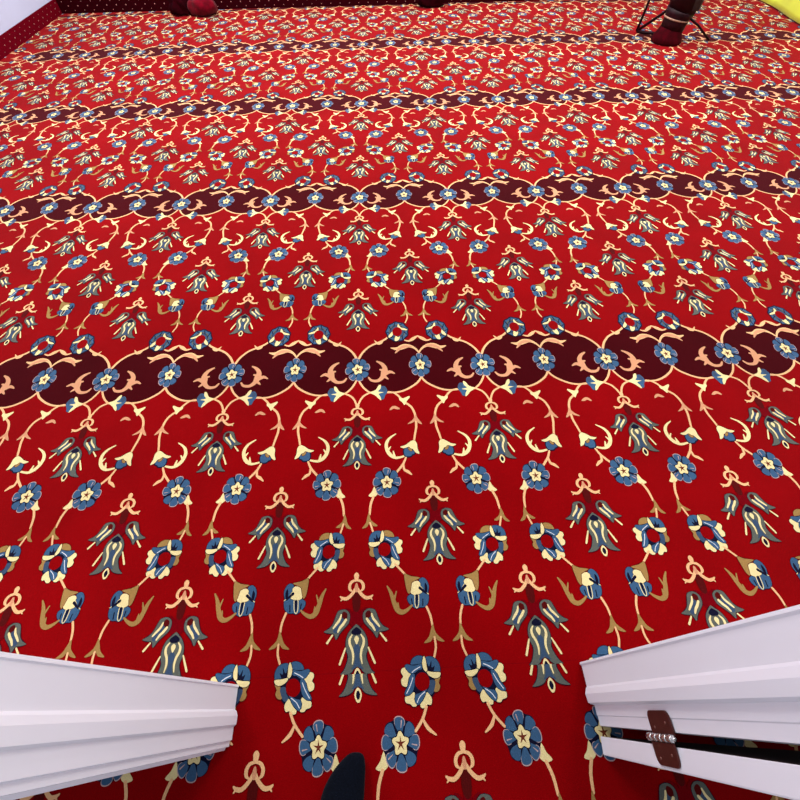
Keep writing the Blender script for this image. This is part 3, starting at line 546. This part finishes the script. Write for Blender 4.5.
def hinge(z0, z1):
    h = empty('hinge', (0, 0, 0)); h.parent = gate
    ox, oy = gate.location.x, gate.location.y
    def plate(name, y0, y1, x, zs, round_low):
        bm = bmesh.new(); r = .012; za, zb = zs; pts = []
        def corner(cy, cz, a0):
            for k in range(5):
                a = math.radians(a0 + 90 * k / 4); pts.append((cy + r * math.cos(a), cz + r * math.sin(a)))
        # outer side of the plate (away from the pin) is rounded
        if round_low:   # outer side is y0
            corner(y0 + r, za + r, 180)
            pts_ = list(reversed(pts)); pts.clear(); pts.extend(pts_)
            pts.append((y0, za + r)) if False else None
            q = [(y0 + r - r * math.cos(math.radians(t)), zb - r + r * math.sin(math.radians(t))) for t in (0, 22, 45, 67, 90)]
            loop = [(y1, zb)] + list(reversed(q)) + [(y0 + r - r * math.cos(math.radians(t)), za + r - r * math.sin(math.radians(t))) for t in (0, 22, 45, 67, 90)] + [(y1, za)]
        else:
            q1 = [(y1 - r + r * math.cos(math.radians(t)), za + r - r * math.sin(math.radians(t))) for t in (90, 67, 45, 22, 0)]
            q2 = [(y1 - r + r * math.cos(math.radians(t)), zb - r + r * math.sin(math.radians(t))) for t in (0, 22, 45, 67, 90)]
            loop = [(y0, za)] + q1 + q2 + [(y0, zb)]
        a = [bm.verts.new((x[0 if False else 0] - ox, y - oy, z)) for y, z in loop]
        b = [bm.verts.new((x[1] - ox, y - oy, z)) for y, z in loop]
        n = len(loop)
        for i in range(n): bm.faces.new((a[i], a[(i + 1) % n], b[(i + 1) % n], b[i]))
        bm.faces.new(a[::-1]); bm.faces.new(b)
        bmesh.ops.recalc_face_normals(bm, faces=bm.faces)
        o = obj(name, bm, brown, h)
        # screws
        for yy, zz in ((.3, .22), (.5, .78)):
            bm = bmesh.new(); y = y0 + (y1 - y0) * yy; z = za + (zb - za) * zz
            tube(bm, [(x[0] - .0008 - ox, y - oy, z), (x[0] + .0002 - ox, y - oy, z)], [.0022, .0028], 10)
            obj('screw', bm, screw_m, o)
        return o
    plate('hinge_plate', -1.1435, -1.1075, (.5762, .5792), (z0, z1 - .006), False)
    plate('hinge_plate', -1.1860, -1.1530, (.5672, .5700), (z0 + .006, z1), True)
    bm = bmesh.new(); n = 5; px, py = .569, -1.1465
    for k in range(n):
        za = z0 - .003 + (z1 - z0 + .006) * k / n; zb = za + (z1 - z0 + .006) / n - .0015
        tube(bm, [(px - ox, py - oy, za), (px - ox, py - oy, za + .002), (px - ox, py - oy, zb - .002), (px - ox, py - oy, zb)], [.0042, .0062, .0062, .0042], 14)
    obj('hinge_knuckle', bm, silver, h, smooth=True)
    bm = bmesh.new(); tube(bm, [(px - ox, py - oy, z0 - .008), (px - ox, py - oy, z1 + .008)], .003, 10); obj('hinge_pin', bm, silver, h, smooth=True)
hinge(hz0, hz1)
tag(gate, 'narrow white gate leaf folded back behind the right partition on a brown hinge', 'gate')

# ------------------------------------------------------------------ the stockinged foot at the bottom edge
sock_m = plain_mat('navy_sock_knit', (6, 9, 18), rough=.95, noise=.25, scale=260, bump=.5, spec=.05, sheen=.03)
def loft(bm, rings):
    vr = [[bm.verts.new(p) for p in r] for r in rings]; n = len(vr[0])
    for a, b in zip(vr, vr[1:]):
        for k in range(n): bm.faces.new((a[k], a[(k + 1) % n], b[(k + 1) % n], b[k]))
    bm.faces.new(vr[0][::-1]); bm.faces.new(vr[-1])
def ring(c, ax, ay, tdir, flat=0.0, n=24):
    """cross-section: ax sideways, ay along 'up' of the section"""
    t = Vector(tdir).normalized(); s = Vector((1, 0, 0)); u = s.cross(t).normalized()
    if u.z < 0 and abs(t.z) < .7: u = -u
    out = []
    for k in range(n):
        a = 2 * math.pi * k / n; x, y = math.cos(a), math.sin(a)
        if flat and y < 0: y = -abs(y) ** .55 ; y = max(y, -1)
        out.append(Vector(c) + s * ax * x + u * ay * y)
    return out
FX, FY = .004, -1.160     # big toe tip
bm = bmesh.new()
secs = [  # centre x offset, y behind toe, height of centre, half width, half height
    (-.003, .000, .017, .008, .005), (-.002, .004, .018, .018, .011), (-.006, .012, .019, .0255, .015), (-.012, .024, .021, .034, .018), (-.021, .045, .024, .042, .021),
    (-.028, .070, .027, .048, .025), (-.031, .100, .031, .048, .030), (-.026, .130, .037, .042, .036), (-.020, .160, .043, .036, .042), (-.014, .190, .049, .033, .047)]
rings = []
for cx_, yb, cz, hw, hh in secs:
    t = Vector((0, -1, 0)); n = 24; r = []
    for k in range(n):
        a = 2 * math.pi * k / n; x, y = math.cos(a), math.sin(a)
        if y < 0: y = -(abs(y) ** .6)
        x = math.copysign(abs(x) ** .85, x)
        z = cz + hh * y
        r.append(Vector((FX + cx_ + hw * x, FY - yb, max(z, .0075))))
    rings.append(r)
# ankle, heel and shin: sections tilt up to horizontal
for (yc, zc, hw, hh, tilt) in [(.215, .062, .033, .052, 25), (.235, .085, .034, .052, 50), (.245, .115, .035, .048, 75), (.248, .160, .036, .042, 88),
                               (.250, .230, .042, .048, 90), (.253, .310, .050, .058, 90), (.255, .400, .054, .062, 90), (.255, .405, .050, .058, 90)]:
    tt = math.radians(tilt); n = 24; r = []
    for k in range(n):
        a = 2 * math.pi * k / n; x, y = math.cos(a), math.sin(a)
        z = zc + hh * y * math.cos(tt); yy = yc - hh * y * math.sin(tt)
        yy = yc + (yc - yy) * -1
        r.append(Vector((FX - .013 + hw * x, FY - yy, max(z, .0075))))
    rings.append(r)
loft(bm, rings)
bmesh.ops.recalc_face_normals(bm, faces=bm.faces)
person = obj('person', bm, sock_m, smooth=True)
sm = person.modifiers.new('s', 'SUBSURF'); sm.levels = 1; sm.render_levels = 2
tag(person, "person's left foot in a dark navy sock, toes pointing forward on the red carpet", 'person')
# sock cuff ribbing
bm = bmesh.new()
tube(bm, [(FX - .013, FY - .254, z) for z in (.352, .36, .395, .404)], [.060, .0645, .0665, .064], 28)
cuff = obj('sock_cuff', bm, sock_m, person, smooth=True)

# ------------------------------------------------------------------ stand on the carpet, upper right
SX, SY = 2.60, 3.47
stand = empty('floor_stand', (SX, SY, 0))
blk = plain_mat('dark_red_black_lacquer', (30, 0, 6), spec=.15, rough=.5, noise=.5, scale=28)
redl = plain_mat('deep_red_cloth', (52, 0, 6), spec=.05, rough=.9, noise=.5, scale=22)
gry = plain_mat('grey_green_sleeve', (44, 50, 50), rough=.4, noise=.4, scale=26)
wire = plain_mat('dark_wire', (26, 2, 6), spec=.1, rough=.6)
goldm = plain_mat('dull_gold_trim', (150, 112, 90), rough=.5, noise=.3, scale=60)
bm = bmesh.new(); tube(bm, [(0, 0, .004), (0, 0, .014), (0, 0, .04), (.004, 0, .07), (.008, 0, .10)], [.118, .124, .118, .10, .092], 20); obj('base', bm, redl, stand, smooth=True)
bm = bmesh.new(); tube(bm, [(.008, 0, .09), (.012, 0, .13), (.02, 0, .18), (.026, 0, .21)], [.094, .096, .104, .115], 20); obj('lower_sleeve', bm, blk, stand, smooth=True)
bm = bmesh.new(); tube(bm, [(.014, 0, .150), (.015, 0, .158), (.016, 0, .166)], [.096, .106, .098], 20); obj('trim_ring', bm, goldm, stand, smooth=True)
bm = bmesh.new(); tube(bm, [(.03, 0, .20), (.034, 0, .4), (.04, 0, .8), (.045, 0, 1.2)], [.112, .108, .104, .10], 20); obj('column', bm, [blk], stand, smooth=True)
bm = bmesh.new(); tube(bm, [(.082, -.052, .225), (.088, -.052, .5), (.09, -.048, .9), (.094, -.042, 1.18)], [.060, .07, .07, .066], 16); obj('sleeve', bm, gry, stand, smooth=True)
A0 = (-.16, .26, .012)
legs = [[A0, (-.10, .20, .014), (-.01, .01, .05)], [A0, (-.02, .16, .16), (.02, .04, .3)], [A0, (-.12, .30, .22), (-.07, .36, .62)],
        [(.10, 0, .17), (.24, .02, .10), (.36, -.02, .012)]]
for i, l in enumerate(legs):
    bm = bmesh.new(); tube(bm, l, .011 if i < 3 else .008, 8); obj('leg', bm, wire, stand, smooth=True)
tag(stand, 'dark red and black floor stand with a thick column and thin bent legs, upper right', 'stand')

# ------------------------------------------------------------------ crumpled red things by the far skirting
def crumple(name, loc, size, m, seed, label, cat, dark=None):
    r = random.Random(seed)
    bm = bmesh.new(); bmesh.ops.create_icosphere(bm, subdivisions=4, radius=1)
    ph = [(r.uniform(2, 5), r.uniform(0, 6), r.uniform(0, 6)) for _ in range(5)]
    for v in bm.verts:
        p = v.co.normalized(); k = 1.0
        for f, a, b in ph: k += .09 * math.sin(f * p.x + a + 2 * p.z) * math.cos(f * p.y * 1.3 + b)
        k += .05 * abs(math.sin(7 * p.x + 5 * p.y + 3 * p.z))
        q = p * k; z = max(q.z, -.55)
        v.co = Vector((q.x * size[0], q.y * size[1], (z + .55) * size[2] / 1.55 + .012))
    o = obj(name, bm, m, smooth=True); o.location = loc
    return tag(o, label, cat)
crimson = plain_mat('crimson_velvet', (84, 0, 14), spec=.03, rough=.9, noise=.5, scale=16, sheen=.05)
darkred = plain_mat('dark_red_cloth', (32, 0, 4), spec=.03, rough=.95, noise=.5, scale=18)
crumple('cushion', (-1.56, 4.62, 0), (.13, .11, .13), crimson, 3, 'small crimson cushion lying against the far skirting, right of its dark red neighbour', 'cushion')
crumple('cloth_bundle', (-1.79, 4.66, 0), (.10, .09, .13), darkred, 9, 'dark red cloth bundle slumped against the far skirting, left of the crimson cushion', 'bundle')
crumple('fabric_pouch', (.69, 4.68, 0), (.14, .07, .12), darkred, 12, 'dark red fabric pouch alone by the far skirting near top centre', 'pouch')

# ------------------------------------------------------------------ lime yellow cloth, top right
ylw = plain_mat('lime_yellow_cloth', (196, 200, 48), rough=.7, noise=.10, scale=5, sheen=.15)
bm = bmesh.new(); n1, n2 = 60, 24
p0, p1 = Vector((4.06, 4.74, 0)), Vector((3.98, 3.2, 0))
grid = []
for i in range(n1 + 1):
    s = i / n1; c = p0.lerp(p1, s); row = []
    d = (p1 - p0).normalized(); out = Vector((-d.y, d.x, 0)) * -1      # outward, towards camera side
    if out.x > 0: out = -out
    for j in range(n2 + 1):
        t = j / n2; h = t * .95
        bell = .05 * (1 - t) ** 2
        fold = (.012 + .07 * t) * math.sin(s * 14 + 3.4 * t + .6 * math.sin(5 * s)) + .018 * t * math.sin(s * 37 + 5 * t)
        lean = -.30 * t ** 1.2
        q = c + out * (bell + fold + lean) ; q.z = .012 + h
        row.append(bm.verts.new(q))
    grid.append(row)
for i in range(n1):
    for j in range(n2): bm.faces.new((grid[i][j], grid[i + 1][j], grid[i + 1][j + 1], grid[i][j + 1]))
yc = obj('draped_cloth', bm, ylw, smooth=True)
so = yc.modifiers.new('t', 'SOLIDIFY'); so.thickness = .004
tag(yc, 'lime yellow cloth hanging in loose folds down to the carpet at the right', 'cloth')

# ------------------------------------------------------------------ light
W = bpy.data.worlds.new('World'); SC.world = W; W.use_nodes = True
bg = W.node_tree.nodes['Background']; bg.inputs['Color'].default_value = (.80, .84, 1.0, 1); bg.inputs['Strength'].default_value = WORLD
def area(name, loc, size, power, color=(1, .98, .97), rx=0, ry=0):
    l = bpy.data.lights.new(name, 'AREA'); l.shape = 'RECTANGLE'; l.size, l.size_y = size; l.energy = power; l.color = color
    o = bpy.data.objects.new(name, l); COL.objects.link(o); o.location = loc; o.rotation_euler = (math.radians(rx), math.radians(ry), 0)
    return o
for sx in (-1, 1):      # fill lamps added on either side to brighten the white partition ends
    area('side_fill_light', (.14 + sx * 2.6, -1.0, 2.0), (1.0, 1.4), SIDE, (.97, .97, 1), 0, 75 * sx)
for i, (x, y, p) in enumerate(LIGHTS): area('ceiling_lamp', (x, y, 2.85), (.6, 1.2), p)

# ------------------------------------------------------------------ camera
f_px, pit, yaw, roll, CX, CY = 435.3977, .955, -.0314, .0186, .12207, -1.0829
c, s = math.cos(yaw), math.sin(yaw); cp, sp = math.cos(pit), math.sin(pit)
r0 = Vector((c, s, 0)); u0 = Vector((-s * sp, c * sp, cp)); fw = Vector((-s * cp, c * cp, -sp))
cr, sr = math.cos(roll), math.sin(roll)
rt = r0 * cr - u0 * sr; upv = r0 * sr + u0 * cr
cam = bpy.data.cameras.new('Camera'); co = bpy.data.objects.new('Camera', cam); COL.objects.link(co)
cam.sensor_width = 36; cam.lens = f_px * 36 / 800; cam.clip_start = .02
M = Matrix((rt, upv, -fw)).transposed().to_4x4(); M.translation = Vector((CX, CY, CAM_H))
co.matrix_world = M
SC.camera = co
SC.view_settings.view_transform = 'Standard'
SC.view_settings.exposure = EXPO
